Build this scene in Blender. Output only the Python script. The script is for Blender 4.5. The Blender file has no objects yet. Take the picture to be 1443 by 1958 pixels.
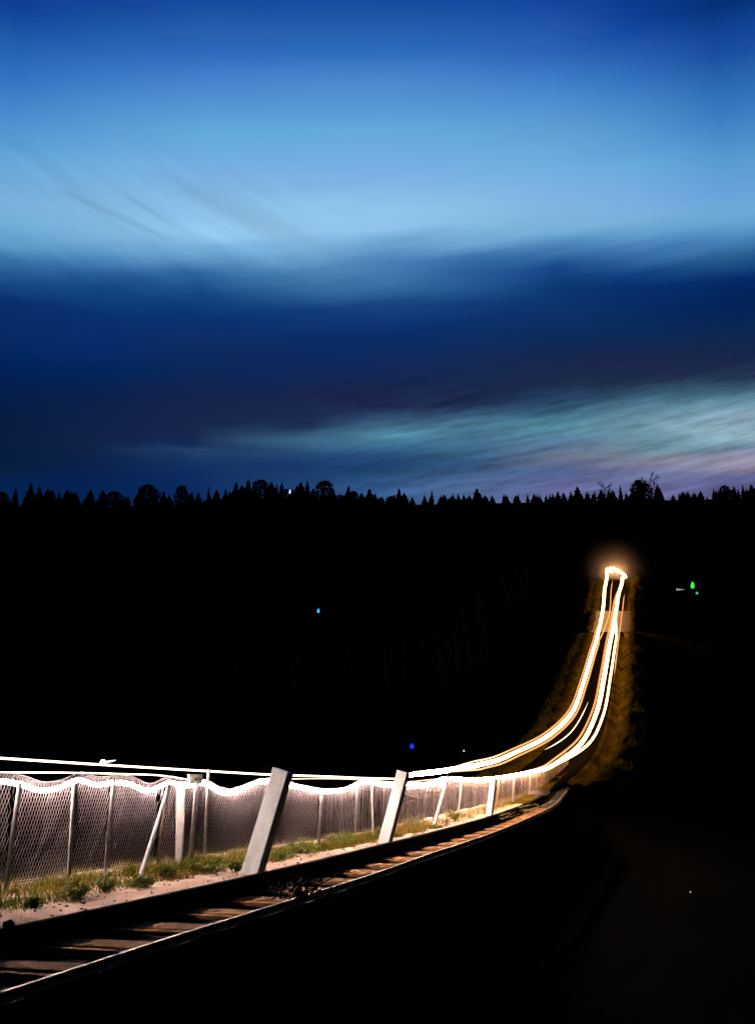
import bpy, bmesh, math, random
from mathutils import Vector, noise as mnoise
random.seed(7)
SC = bpy.context.scene
COL = SC.collection
R = math.radians

# ------------------------------------------------------------------ camera
F, W, H = 1982.0, 1443.0, 1958.0          # focal length in photo pixels
EYE = 1.95
TH = math.atan(464.0 / F)
CT, ST = math.cos(TH), math.sin(TH)
cam = bpy.data.cameras.new('camera')
cam.sensor_fit = 'HORIZONTAL'; cam.sensor_width = 36.0; cam.lens = 36.0 * F / W
cam.clip_start = 0.1; cam.clip_end = 6000
co = bpy.data.objects.new('camera', cam); COL.objects.link(co)
co.location = (0, 0, EYE); co.rotation_euler = (math.pi / 2 + TH, 0, 0)
SC.camera = co

def ray(px, py):
    X = (px - 721.5) / F; U = -(py - 979.0) / F
    return Vector((X, CT - U * ST, ST + U * CT))
def P(px, py, d):
    r = ray(px, py); r = r * (d / r.y)
    return Vector((r.x, r.y, r.z + EYE))

# ------------------------------------------------------------------ curves (functions of distance y)
def spline(pts):
    pts = sorted(pts)
    xs = [p[0] for p in pts]; ys = [p[1] for p in pts]; n = len(pts)
    m = []
    for i in range(n):
        if i == 0: m.append((ys[1]-ys[0])/(xs[1]-xs[0]))
        elif i == n-1: m.append((ys[-1]-ys[-2])/(xs[-1]-xs[-2]))
        else:
            h0 = xs[i]-xs[i-1]; h1 = xs[i+1]-xs[i]
            s0 = (ys[i]-ys[i-1])/h0; s1 = (ys[i+1]-ys[i])/h1
            m.append((s0*h1+s1*h0)/(h0+h1))
    def f(x):
        if x <= xs[0]: return ys[0]+m[0]*(x-xs[0])
        if x >= xs[-1]: return ys[-1]+m[-1]*(x-xs[-1])
        i = 0
        while x > xs[i+1]: i += 1
        h = xs[i+1]-xs[i]; t = (x-xs[i])/h
        return ((2*t**3-3*t**2+1)*ys[i]+(t**3-2*t**2+t)*h*m[i]+(-2*t**3+3*t**2)*ys[i+1]+(t**3-t**2)*h*m[i+1])
    return f

xf = spline([(8, -10.6), (10.5, -9.0), (14.6, -6.25), (19.6, -3.62), (24.2, -1.15), (35.5, 2.85), (49, 6.6), (62, 9.9), (78, 14.6)])
xe = spline([(8, -6.0), (12.1, -4.4), (18, -2.0), (24, 0.17), (35.2, 3.8), (44.4, 6.25), (56, 9.0), (64, 11.0), (72, 13.4)])
xn = spline([(6, -5.0), (9.9, -3.6), (13.2, -2.5), (16.5, -1.32), (20.1, -0.06), (24.0, 1.15), (28.8, 2.75), (36.3, 4.95), (44.4, 7.1), (56, 9.75), (66, 12.2)])
xR = spline([(20, -3.4), (50, 7.04), (64, 10.7), (78, 15.1), (90, 18.6), (110, 23.8), (130, 29.0), (150, 34.0), (170, 39.4), (185, 43.4), (200, 47.7), (215, 51.6), (260, 63)])
xL = spline([(20, -5.8), (50, 4.9), (64, 8.4), (78, 12.7), (90, 16.4), (110, 21.6), (130, 26.8), (150, 31.8), (170, 37.2), (185, 40.9), (200, 44.8), (215, 48.5), (260, 60)])
zR = spline([(0, -0.05), (45, -0.05), (52, 0.0), (64, 0.5), (78, 2.0), (90, 4.25), (110, 8.8), (130, 13.9), (150, 18.2), (157, 19.9), (172, 25.2), (200, 34.0), (215, 39.0), (260, 54), (330, 79), (400, 101), (430, 105), (470, 99), (600, 55), (900, 20), (1600, 0)])
def bisect_px(fx, z, px, lo, hi):
    "distance y at which the curve x=fx(y) at height z projects to column px"
    def col(y):
        c = CT*y + ST*(z-EYE)
        return 721.5 + F*fx(y)/c
    for _ in range(60):
        mid = (lo+hi)/2
        if col(mid) < px: lo = mid
        else: hi = mid
    return (lo+hi)/2

# ------------------------------------------------------------------ helpers
def lin(c):
    return tuple(((v/255)/12.92 if v/255 <= .04045 else ((v/255+.055)/1.055)**2.4) for v in c)
def mesh(name, vs, fs, mat=None, parent=None, smooth=False):
    me = bpy.data.meshes.new(name)
    me.from_pydata([tuple(v) for v in vs], [], fs)
    if smooth:
        me.polygons.foreach_set('use_smooth', [True]*len(me.polygons))
    me.update()
    o = bpy.data.objects.new(name, me); COL.objects.link(o)
    if mat: me.materials.append(mat)
    if parent: o.parent = parent
    return o
def tag(o, label=None, cat=None, group=None, kind=None):
    if label: o['label'] = label
    if cat: o['category'] = cat
    if group: o['group'] = group
    if kind: o['kind'] = kind
    return o
def empty(name, loc, rz=0):
    o = bpy.data.objects.new(name, None); COL.objects.link(o)
    o.empty_display_size = .2
    o.location = loc; o.rotation_euler = (0, 0, rz)
    return o
def copy_tree(o, parent=None):
    c = o.copy(); COL.objects.link(c); c.parent = parent
    for ch in o.children: copy_tree(ch, c)
    return c
class MB:
    def __init__(s): s.v = []; s.f = []
    def add(s, vs, fs):
        b = len(s.v); s.v += [tuple(v) for v in vs]; s.f += [tuple(b+i for i in f) for f in fs]
    def tube(s, pts, rad, sides=6, cap=True):
        pts = [Vector(p) for p in pts]; n = len(pts)
        if not hasattr(rad, '__len__'): rad = [rad]*n
        vs = []; up = None
        for i, p in enumerate(pts):
            t = (pts[min(i+1, n-1)]-pts[max(i-1, 0)])
            t = t.normalized() if t.length > 1e-9 else Vector((0, 0, 1))
            if up is None:
                a = Vector((0, 0, 1)) if abs(t.z) < .9 else Vector((1, 0, 0))
            else: a = up
            u = (a - t*a.dot(t)).normalized(); w = t.cross(u); up = u
            for k in range(sides):
                q = 2*math.pi*k/sides
                vs.append(p + (u*math.cos(q)+w*math.sin(q))*rad[i])
        fs = []
        for i in range(n-1):
            for k in range(sides):
                a0 = i*sides+k; a1 = i*sides+(k+1) % sides
                fs.append((a0, a1, a1+sides, a0+sides))
        if cap:
            fs.append(tuple(range(sides))[::-1]); fs.append(tuple((n-1)*sides+k for k in range(sides)))
        s.add(vs, fs)
    def box(s, c, size, ax=None, rz=0, bevel=0.0):
        "box centred at c; ax = (x,y,z) axes"
        c = Vector(c)
        if ax is None:
            ax = (Vector((math.cos(rz), math.sin(rz), 0)), Vector((-math.sin(rz), math.cos(rz), 0)), Vector((0, 0, 1)))
        hx, hy, hz = [v/2 for v in size]
        if bevel <= 0:
            vs = [c+ax[0]*sx*hx+ax[1]*sy*hy+ax[2]*sz*hz for sz in (-1, 1) for sx, sy in ((-1, -1), (1, -1), (1, 1), (-1, 1))]
            s.add(vs, [(3, 2, 1, 0), (4, 5, 6, 7), (0, 1, 5, 4), (1, 2, 6, 5), (2, 3, 7, 6), (3, 0, 4, 7)])
            return
        b = bevel
        ring = [(-hx+b, -hy), (hx-b, -hy), (hx, -hy+b), (hx, hy-b), (hx-b, hy), (-hx+b, hy), (-hx, hy-b), (-hx, -hy+b)]
        inner = [(x*(1-b/hx), y*(1-b/hy)) for x, y in ring]
        vs = []
        for pts, z in ((inner, -hz), (ring, -hz+b), (ring, hz-b), (inner, hz)):
            vs += [c+ax[0]*x+ax[1]*y+ax[2]*z for x, y in pts]
        fs = [tuple(range(8))[::-1], tuple(24+k for k in range(8))]
        for l in range(3):
            for k in range(8):
                k2 = (k+1) % 8
                fs.append((l*8+k, l*8+k2, l*8+8+k2, l*8+8+k))
        s.add(vs, fs)
    def build(s, name, mat, parent=None, smooth=False):
        return mesh(name, s.v, s.f, mat, parent, smooth)

# ------------------------------------------------------------------ materials
def mat_new(name):
    m = bpy.data.materials.new(name); m.use_nodes = True
    nt = m.node_tree
    return m, nt, nt.nodes['Principled BSDF'], nt.nodes, nt.links
def mat(name, c1, c2=None, scale=6.0, rough=.85, bump=.0, bscale=None, metal=0.0, stretch=None, c3=None, spec=.3, detail=6):
    m, nt, b, N, L = mat_new(name)
    b.inputs['Roughness'].default_value = rough
    b.inputs['Metallic'].default_value = metal
    b.inputs['Specular IOR Level'].default_value = spec
    if c2 is None:
        b.inputs['Base Color'].default_value = (*c1, 1); 
    tc = N.new('ShaderNodeTexCoord'); mp = N.new('ShaderNodeMapping')
    L.new(tc.outputs['Object'], mp.inputs[0])
    if stretch: mp.inputs['Scale'].default_value = stretch
    if c2 is not None:
        n = N.new('ShaderNodeTexNoise'); n.inputs['Scale'].default_value = scale; n.inputs['Detail'].default_value = detail; n.inputs['Roughness'].default_value = .65
        L.new(mp.outputs[0], n.inputs['Vector'])
        r = N.new('ShaderNodeValToRGB'); r.color_ramp.elements[0].position = .32; r.color_ramp.elements[1].position = .68
        r.color_ramp.elements[0].color = (*c1, 1); r.color_ramp.elements[1].color = (*c2, 1)
        if c3:
            e = r.color_ramp.elements.new(.5); e.color = (*c3, 1)
        L.new(n.outputs[0], r.inputs[0]); L.new(r.outputs[0], b.inputs['Base Color'])
    if bump:
        n2 = N.new('ShaderNodeTexNoise'); n2.inputs['Scale'].default_value = bscale or scale*4; n2.inputs['Detail'].default_value = 5
        L.new(mp.outputs[0], n2.inputs['Vector'])
        bp = N.new('ShaderNodeBump'); bp.inputs['Strength'].default_value = bump; bp.inputs['Distance'].default_value = .05
        L.new(n2.outputs[0], bp.inputs['Height']); L.new(bp.outputs[0], b.inputs['Normal'])
    return m
def emit(name, col, strength):
    m, nt, b, N, L = mat_new(name)
    b.inputs['Base Color'].default_value = (.02, .02, .02, 1)
    b.inputs['Emission Color'].default_value = (*col, 1)
    b.inputs['Emission Strength'].default_value = strength
    return m
def emit_far(name, c0, s0, c1, s1, y0, y1):
    "a headlight trail whose glow shifts in colour and strength along its length"
    m, nt, b, N, L = mat_new(name)
    b.inputs['Base Color'].default_value = (.02, .02, .02, 1)
    g = N.new('ShaderNodeNewGeometry'); sp = N.new('ShaderNodeSeparateXYZ'); L.new(g.outputs['Position'], sp.inputs[0])
    mr = N.new('ShaderNodeMapRange'); mr.inputs[1].default_value = y0; mr.inputs[2].default_value = y1
    L.new(sp.outputs[1], mr.inputs[0])
    mx = N.new('ShaderNodeMix'); mx.data_type = 'RGBA'
    mx.inputs[6].default_value = (*c0, 1); mx.inputs[7].default_value = (*c1, 1)
    L.new(mr.outputs[0], mx.inputs[0]); L.new(mx.outputs[2], b.inputs['Emission Color'])
    m2 = N.new('ShaderNodeMapRange'); m2.inputs[1].default_value = y0; m2.inputs[2].default_value = y1
    m2.inputs[3].default_value = s0; m2.inputs[4].default_value = s1
    L.new(sp.outputs[1], m2.inputs[0]); L.new(m2.outputs[0], b.inputs['Emission Strength'])
    return m

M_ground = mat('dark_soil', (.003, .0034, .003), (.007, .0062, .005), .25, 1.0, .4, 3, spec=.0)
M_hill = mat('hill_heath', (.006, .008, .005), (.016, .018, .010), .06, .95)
M_dirt = mat('sandy_dirt', (.46, .295, .22), (.66, .46, .36), 1.6, .95, .8, 22, c3=(.56, .37, .28), spec=.05)
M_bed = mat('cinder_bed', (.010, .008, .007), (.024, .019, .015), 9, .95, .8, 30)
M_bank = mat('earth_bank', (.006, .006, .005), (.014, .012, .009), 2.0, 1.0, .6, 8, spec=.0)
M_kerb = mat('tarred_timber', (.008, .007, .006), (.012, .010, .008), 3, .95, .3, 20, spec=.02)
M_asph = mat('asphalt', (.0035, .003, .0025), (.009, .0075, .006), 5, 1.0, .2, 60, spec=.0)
M_litroad_stone = mat('lit_road_pale_stone', (.16, .115, .095), (.26, .19, .155), 1.2, .85, .3, 20)  # bright light put into the road's colour; also colours a pale stone
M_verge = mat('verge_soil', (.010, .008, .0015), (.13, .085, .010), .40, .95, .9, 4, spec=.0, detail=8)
M_sleep = mat('sleeper_wood', (.26, .115, .05), (.55, .27, .125), 3.0, .9, .5, 30, stretch=(.35, 5, 3), spec=.04, detail=3)
M_steel = mat('rusty_steel', (.30, .15, .05), (.48, .27, .11), 7, .5, .1, metal=.5)
M_white = mat('weathered_white_paint', (.60, .60, .60), (.80, .80, .80), 3.2, .7, .25, 30, stretch=(1, 1, .35))
M_post = mat('galvanised_post', (.32, .28, .265), (.50, .45, .43), 9, .6, .1)
M_brown = mat('brown_timber', (.20, .12, .07), (.32, .2, .12), 5, .8, .2, stretch=(1, 1, .3))
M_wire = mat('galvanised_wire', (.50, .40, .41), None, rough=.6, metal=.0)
M_grass = mat('verge_grass', (.045, .075, .006), (.25, .15, .030), .55, .8, c3=(.13, .11, .012), spec=.05)
M_weed = mat('weed_leaf', (.07, .10, .012), (.19, .20, .03), 7, .6)
M_straw = mat('dry_straw', (.30, .22, .11), (.5, .4, .24), 9, .8)
M_stone = mat('field_stone', (.10, .085, .075), (.34, .28, .24), 8, .9, .6)
M_darkstone = mat('dark_stone', (.02, .018, .017), (.05, .045, .04), 8, .9, .6)
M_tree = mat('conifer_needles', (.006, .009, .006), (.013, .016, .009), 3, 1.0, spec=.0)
M_bark = mat('bark', (.02, .016, .012), (.04, .032, .024), 6, .95)
M_black = mat('black_enamel', (.02, .02, .022), None, rough=.5)
M_carpaint = mat('grey_car_paint', (.05, .05, .055), None, rough=.35)
M_rubber = mat('tyre_rubber', (.015, .015, .015), None, rough=.9)
M_glass = mat('dark_glass', (.01, .01, .012), None, rough=.1, spec=.5)
E_R = emit_far('trail_light', (1.0, .81, .74), 225, (1.0, .53, .20), 9, 17, 62)
E_amb = emit_far('trail_amber', (1.0, .52, .20), 1.5, (1.0, .37, .075), 1.15, 30, 80)
E_thin = emit_far('trail_thin', (1.0, .74, .58), 5.0, (1.0, .6, .3), 22, 31, 37)
E_pale = emit('trail_pale', (1.0, .72, .55), 3.0)
E_lamp = emit('headlamp_light', (1.0, .72, .48), 700)
E_green = emit('green_signal', (.05, 1.0, .09), 1.0)
E_teal = emit('teal_signal', (.1, .85, .5), .7)
E_blue = emit('blue_signal', (.008, .03, 1.0), 1.1)
E_cyan = emit('cyan_signal', (.03, .45, 1.0), 1.3)
E_wht = emit('white_pilot', (.75, .8, 1.0), 1.2)
E_bulb = emit('warm_bulb', (1.0, .8, .7), 20)

def leafy(m, w=.45):
    nt = m.node_tree; b = nt.nodes['Principled BSDF']; o = nt.nodes['Material Output']
    t = nt.nodes.new('ShaderNodeBsdfTranslucent'); x = nt.nodes.new('ShaderNodeMixShader'); x.inputs[0].default_value = w
    src = b.inputs['Base Color'].links[0].from_socket
    nt.links.new(src, t.inputs[0]); nt.links.new(b.outputs[0], x.inputs[1]); nt.links.new(t.outputs[0], x.inputs[2]); nt.links.new(x.outputs[0], o.inputs[0])
leafy(M_grass); leafy(M_weed); leafy(M_straw, .3)
# ------------------------------------------------------------------ world: dusk sky
wd = bpy.data.worlds.new('World'); SC.world = wd; wd.use_nodes = True
nt = wd.node_tree; N = nt.nodes; L = nt.links
for n in list(N): N.remove(n)
out = N.new('ShaderNodeOutputWorld'); bg = N.new('ShaderNodeBackground'); L.new(bg.outputs[0], out.inputs[0])
tc = N.new('ShaderNodeTexCoord'); sep = N.new('ShaderNodeSeparateXYZ'); L.new(tc.outputs['Generated'], sep.inputs[0])
def math_(op, a, b=None, c=None, clamp=False):
    n = N.new('ShaderNodeMath'); n.operation = op; n.use_clamp = clamp
    for i, v in enumerate((a, b, c)):
        if v is None: continue
        if hasattr(v, 'links'): L.new(v, n.inputs[i])
        else: n.inputs[i].default_value = v
    return n.outputs[0]
def mrange(v, a, b, c, d, smooth=True):
    n = N.new('ShaderNodeMapRange'); n.interpolation_type = 'SMOOTHSTEP' if smooth else 'LINEAR'
    L.new(v, n.inputs[0])
    for i, x in enumerate((a, b, c, d)): n.inputs[i+1].default_value = x
    return n.outputs[0]
elev = math_('MULTIPLY', math_('ARCSINE', sep.outputs[2]), 180/math.pi)
azim = math_('MULTIPLY', math_('ARCTAN2', sep.outputs[0], sep.outputs[1]), 180/math.pi)
def ang(px, py):
    r = ray(px, py).normalized()
    return math.degrees(math.atan2(r.x, r.y)), math.degrees(math.asin(r.z))
def noise_(sx, sy, rot, detail=3, rough=.5, seed=0.0):
    ca, sa = math.cos(R(rot)), math.sin(R(rot))
    u = math_('ADD', math_('MULTIPLY', azim, ca*sx), math_('MULTIPLY', elev, sa*sx))
    v = math_('ADD', math_('MULTIPLY', azim, -sa*sy), math_('MULTIPLY', elev, ca*sy))
    cb = N.new('ShaderNodeCombineXYZ'); L.new(u, cb.inputs[0]); L.new(v, cb.inputs[1]); cb.inputs[2].default_value = seed
    n = N.new('ShaderNodeTexNoise'); n.inputs['Scale'].default_value = 1; n.inputs['Detail'].default_value = detail; n.inputs['Roughness'].default_value = rough
    L.new(cb.outputs[0], n.inputs['Vector'])
    return math_('SUBTRACT', n.outputs[0], .5)
SKY = {
 -10: {0:(15,62,150),30:(20,75,160),90:(38,100,175),130:(45,110,190),200:(70,135,205),260:(85,155,210),310:(105,168,220),380:(122,175,218),420:(115,175,215),460:(95,160,203),490:(60,120,175),530:(25,75,135),565:(10,48,110),620:(8,45,105),680:(2,34,92),750:(4,31,75),800:(6,28,64),900:(8,30,60),935:(5,34,80)},
 190: {0:(18,68,155),50:(30,90,165),100:(44,106,185),150:(62,125,200),200:(80,145,208),250:(94,160,214),300:(108,172,222),350:(122,178,220),400:(132,185,225),440:(128,182,222),465:(112,168,212),490:(80,140,190),515:(50,105,165),545:(20,70,130),600:(8,48,112),660:(6,42,105),700:(2,36,92),760:(10,32,74),830:(16,34,72),880:(12,34,72),930:(6,34,84)},
 380: {0:(20,75,160),50:(38,95,170),100:(45,105,190),150:(70,130,205),200:(85,150,212),250:(100,170,218),290:(110,174,224),320:(122,176,228),350:(128,180,222),400:(140,190,230),440:(148,198,235),465:(125,180,220),490:(95,155,200),520:(50,105,165),550:(22,70,130),600:(10,50,115),640:(14,46,105),700:(10,40,88),760:(20,36,76),830:(25,38,78),850:(22,42,85),865:(35,65,105),890:(18,50,95),920:(12,42,95)},
 600: {0:(20,75,160),50:(36,93,172),100:(45,108,190),150:(74,134,205),200:(86,151,212),250:(100,170,220),300:(114,173,228),350:(130,180,228),400:(145,197,235),440:(148,198,236),470:(130,183,224),500:(100,155,200),530:(70,125,175),560:(46,98,152),590:(18,60,122),650:(8,45,105),700:(14,40,90),760:(24,37,76),815:(28,42,80),832:(52,88,120),845:(62,108,140),865:(38,75,115),890:(24,56,105),930:(32,68,118)},
 740: {0:(20,75,160),50:(36,93,172),100:(45,108,190),150:(75,135,205),200:(85,150,212),250:(100,170,220),300:(115,172,228),350:(130,180,228),400:(145,197,235),440:(145,195,235),470:(112,166,212),500:(72,128,184),530:(62,116,172),555:(48,98,155),580:(26,70,130),610:(14,52,118),650:(8,44,102),700:(18,40,88),740:(22,38,76),780:(28,38,78),800:(45,75,110),820:(68,112,142),835:(76,130,155),850:(52,96,132),880:(30,64,110),900:(32,72,108),930:(54,92,142)},
 900: {0:(20,74,160),50:(36,92,172),100:(45,106,190),150:(70,131,203),200:(83,148,211),250:(98,166,217),300:(112,174,226),350:(126,179,229),400:(140,190,228),440:(134,188,226),470:(105,160,206),492:(58,112,172),520:(42,92,152),550:(36,86,145),580:(18,60,122),620:(10,48,108),680:(18,42,88),740:(25,40,75),770:(32,48,82),800:(60,100,130),815:(72,118,142),850:(60,105,135),880:(50,86,126),900:(62,92,132),930:(82,108,152)},
 1070: {0:(20,70,160),100:(45,100,185),150:(62,125,200),200:(80,145,210),250:(95,160,212),320:(112,175,225),370:(125,177,228),410:(130,180,222),440:(115,175,212),465:(80,140,190),490:(45,100,160),510:(25,70,140),550:(10,55,112),600:(14,50,108),650:(12,42,86),690:(25,38,75),730:(28,42,72),760:(38,65,100),800:(55,95,124),820:(85,138,155),845:(90,125,160),880:(105,110,132),900:(78,96,140),930:(105,110,160)},
 1240: {0:(12,58,142),50:(18,70,160),100:(38,94,175),150:(52,115,190),200:(70,135,202),250:(85,152,210),320:(104,170,220),370:(118,172,226),410:(122,178,220),440:(108,168,212),465:(78,136,192),490:(55,110,168),520:(20,66,130),550:(6,45,108),600:(8,42,96),650:(14,42,84),690:(26,38,74),725:(32,46,76),760:(58,94,120),790:(95,135,155),830:(115,150,165),860:(100,140,155),885:(130,125,145),905:(100,115,150),930:(105,105,155)},
 1410: {0:(6,48,118),50:(18,66,146),100:(26,80,160),170:(45,110,180),220:(60,125,195),300:(88,155,210),370:(105,162,222),400:(110,170,215),425:(105,165,210),450:(70,130,185),480:(45,100,150),510:(20,68,125),530:(6,44,106),570:(2,34,90),640:(10,40,80),690:(25,38,72),720:(38,55,85),750:(65,100,125),770:(100,140,160),800:(145,175,195),830:(148,180,194),858:(108,136,158),872:(146,148,172),890:(150,140,160),910:(100,106,155),930:(88,88,134)},
}
EMAX = 60.0
warp = math_('ADD', math_('MULTIPLY', noise_(.05, .42, 6, 3, .5, 3.1), 1.5), math_('MULTIPLY', noise_(.16, 1.5, 8, 4, .55, 9.4), .55))
# the veil's lower fringe drags down to the right on the left-hand side
fr = math_('MULTIPLY', noise_(.10, 1.3, -30, 3, .5, 21.), mrange(azim, -2, -14, 0.0, .45))
warp = math_('ADD', warp, fr)
warpmask = math_('MULTIPLY', mrange(elev, 34, 29, .2, 1.0), 1.0)
ew = math_('DIVIDE', math_('ADD', elev, math_('MULTIPLY', warp, warpmask)), EMAX)
prev = None
cols = sorted(SKY)
for i, cx in enumerate(cols):
    st = SKY[cx]
    r = N.new('ShaderNodeValToRGB'); r.color_ramp.interpolation = 'EASE' if False else 'LINEAR'
    stops = [(ang(cx, y)[1]/EMAX, lin(c)) for y, c in st.items()]
    stops.append((44/EMAX, lin((8, 40, 105)))); stops.append((50/EMAX, lin((3, 16, 50)))); stops.append((1.0, lin((1, 5, 16))))
    stops.append((0.0, lin((10, 20, 40))))
    stops.sort()
    els = r.color_ramp.elements
    els[0].position = stops[0][0]; els[0].color = (*stops[0][1], 1)
    els[1].position = stops[-1][0]; els[1].color = (*stops[-1][1], 1)
    for p, c in stops[1:-1]:
        e = els.new(p); e.color = (*c, 1)
    L.new(ew, r.inputs[0])
    if prev is None: prev = r.outputs[0]
    else:
        a0 = ang(cols[i-1], 600)[0]; a1 = ang(cx, 600)[0]
        t = mrange(azim, a0, a1, 0, 1, False)
        mx = N.new('ShaderNodeMix'); mx.data_type = 'RGBA'
        L.new(t, mx.inputs[0]); L.new(prev, mx.inputs[6]); L.new(r.outputs[0], mx.inputs[7])
        prev = mx.outputs[2]
# thin cloud streaks low over the horizon and fine drags in the bright veil
low = math_('MULTIPLY', math_('ADD', noise_(.14, 1.9, 9, 6, .62, 1.7), math_('MULTIPLY', noise_(.55, 3.4, 7, 8, .68, 14.), .9)), mrange(elev, 22, 18.5, 0, 1))
low = math_('MULTIPLY', low, mrange(azim, -10, 4, 0, 1.3))
drag = math_('MULTIPLY', noise_(.12, 1.6, -27, 2, .4, 5.5), math_('MULTIPLY', mrange(azim, 0, -12, 0, .28), math_('MULTIPLY', mrange(elev, 25, 27.5, 0, 1), mrange(elev, 33, 29.5, 0, 1))))
fac = math_('ADD', math_('ADD', 1.0, low), drag)
def wisp(p0, p1, w, amt):
    (a0, e0), (a1, e1) = ang(*p0), ang(*p1)
    ln = math.hypot(a1-a0, e1-e0); ux, uy = (a1-a0)/ln, (e1-e0)/ln
    da = math_('SUBTRACT', math_('ADD', azim, math_('MULTIPLY', warp, .25)), a0); de = math_('SUBTRACT', math_('ADD', elev, math_('MULTIPLY', warp, .3)), e0)
    al = math_('DIVIDE', math_('ADD', math_('MULTIPLY', da, ux), math_('MULTIPLY', de, uy)), ln)
    pr = math_('ABSOLUTE', math_('SUBTRACT', math_('MULTIPLY', da, uy), math_('MULTIPLY', de, ux)))
    m = math_('MULTIPLY', mrange(pr, 0, w, 1, 0), math_('MULTIPLY', mrange(al, -.1, .35, 0, 1), mrange(al, .65, 1.15, 1, 0)))
    return math_('MULTIPLY', m, amt)
for w_ in (((90, 350), (360, 470), .28, -.13), ((225, 365), (330, 425), .25, -.10), ((300, 330), (640, 480), .9, -.13), ((380, 430), (560, 520), .5, .10), ((690, 838), (850, 822), .30, .30), ((820, 815), (1010, 790), .3, .16), ((1200, 800), (1430, 850), .5, .18), ((1240, 880), (1470, 846), .28, -.22)):
    fac = math_('ADD', fac, wisp(*w_))
# the afterglow lies ahead; the sky behind the viewer is already night
fac = math_('MULTIPLY', fac, mrange(math_('ABSOLUTE', azim), 26, 60, 1.0, .012))
hs = N.new('ShaderNodeHueSaturation'); hs.inputs['Saturation'].default_value = 1.0
L.new(prev, hs.inputs['Color']); prev = hs.outputs[0]
mlt = N.new('ShaderNodeVectorMath'); mlt.operation = 'SCALE'
L.new(prev, mlt.inputs[0]); L.new(fac, mlt.inputs['Scale'])
L.new(mlt.outputs[0], bg.inputs[0]); bg.inputs[1].default_value = 1.0

# ------------------------------------------------------------------ setting: terrain
def sstep(a, b, x):
    t = min(1, max(0, (x-a)/(b-a))); return t*t*(3-2*t)
crest = spline([(-400, 98), (-145, 100.3), (-70, 100.6), (-50, 102.0), (-15, 102.2), (15, 100.9), (60, 101.6), (80, 102.3), (145, 103.0), (400, 104)])
def hill_z(x, y):
    h = zR(y)
    k = crest(max(-400, min(400, x)))/101.0
    return h*(1+(k-1)*sstep(200, 390, y))
def ground_z(x, y):
    nz = mnoise.noise(Vector((x*.02, y*.02, 0)))*2 + mnoise.noise(Vector((x*.09, y*.09, 5)))*.5
    far = hill_z(x, y) - 2.6*sstep(60, 90, y) + nz*sstep(60, 140, y)*sstep(6, 40, abs(x-xR(y))+6)*(1-.7*sstep(330, 400, y))
    if y < 66:
        right = -2.25 + mnoise.noise(Vector((x*.15, y*.15, 2)))*.18
        left = -.75 + mnoise.noise(Vector((x*.1, y*.1, 7)))*.15
    else: right = left = 0
    t = sstep(52, 92, y)
    if x > xf(max(8, min(y, 70))): base = (-2.25 + mnoise.noise(Vector((x*.15, y*.15, 2)))*.18)*(1-t) + far*t
    else: base = (-.8 + mnoise.noise(Vector((x*.1, y*.1, 7)))*.12)*(1-t) + far*t
    # under the corridor of the road
    if 40 < y < 240:
        lo, hi = xL(y)-4.5, xR(y)+5.5
        w = sstep(lo-14, lo, x)*(1-sstep(hi, hi+14, x))*sstep(46, 62, y)*(1-sstep(222, 240, y))
        base = base*(1-w) + (zR(y)-1.9)*w
    if y < 58:
        lo, hi = xf(max(y, 5))-8, xn(max(y, 6))+2.0
        w = sstep(lo-3, lo, x)*(1-sstep(hi, hi+1.0, x))*(1-sstep(50, 58, y))
        base = base*(1-w) + min(base, -1.9)*w
    return base
def axis(brk):
    out = []
    for a, b, s in brk:
        v = a
        while v < b-1e-6: out.append(v); v += s
    out.append(brk[-1][1]); return out
gx = axis([(-1500, -400, 100), (-400, -100, 15), (-100, -30, 4), (-30, 70, 1.25), (70, 160, 4), (160, 400, 15), (400, 1500, 100)])
gy = axis([(-200, -20, 20), (-20, 4, 3), (4, 100, 1.25), (100, 240, 2.5), (240, 480, 6), (480, 900, 30), (900, 1600, 100)])
vs = [(x, y, ground_z(x, y)) for y in gy for x in gx]
nx = len(gx)
fs = [(j*nx+i, j*nx+i+1, (j+1)*nx+i+1, (j+1)*nx+i) for j in range(len(gy)-1) for i in range(nx-1)]
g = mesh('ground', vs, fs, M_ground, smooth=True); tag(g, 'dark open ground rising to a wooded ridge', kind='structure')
def loft(name, ys, section, m, smooth=False):
    "section(y) -> list of (x,z)"
    vs = []; fs = []; n = None
    for j, y in enumerate(ys):
        s = section(y); n = len(s)
        vs += [(x, y, z) for x, z in s]
        if j:
            for i in range(n-1):
                a = (j-1)*n+i; fs.append((a, a+1, a+1+n, a+n))
    return mesh(name, vs, fs, m, smooth=smooth)
def nz(x, y, s=1.0, k=0): return mnoise.noise(Vector((x*s, y*s, k)))
ys_near = axis([(7, 40, .2), (40, 68, .5)])
def strip_z(y): return zR(y) + .05 if y > 45 else 0.0
# sandy strip between the fence foot and the drop
NS = 16
def sec_strip(y):
    a, b = xf(y)-.9, xe(y)-.12
    o = []
    for i in range(NS+1):
        t = i/NS; x = a+(b-a)*t
        edge = .03*nz(x, y, 3, 4)*(1 if i < NS else .3)
        o.append((x, strip_z(y)+.05*nz(x, y, .9, 1)*(1 if i < NS-2 else .3)+edge-.02))
    return o
s = loft('dirt_path_end', axis([(43.9, 68, .5)]), lambda y: [(x, z-.004) for x, z in sec_strip(y)], M_verge, True); tag(s, 'dark weedy end of the path below the bend', kind='structure')
s = loft('dirt_path', axis([(7, 40, .2), (40, 44, .5)]), sec_strip, M_dirt, True); tag(s, 'pale sandy path between fence foot and track', kind='structure')
DROP = .23
def sec_kerb(y):
    b = xe(y); z = strip_z(y); d = DROP
    return [(b-.121, z-.02), (b-.12, z+.012), (b-.02, z+.015), (b, z), (b+.004, z-d-.3)]
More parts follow.
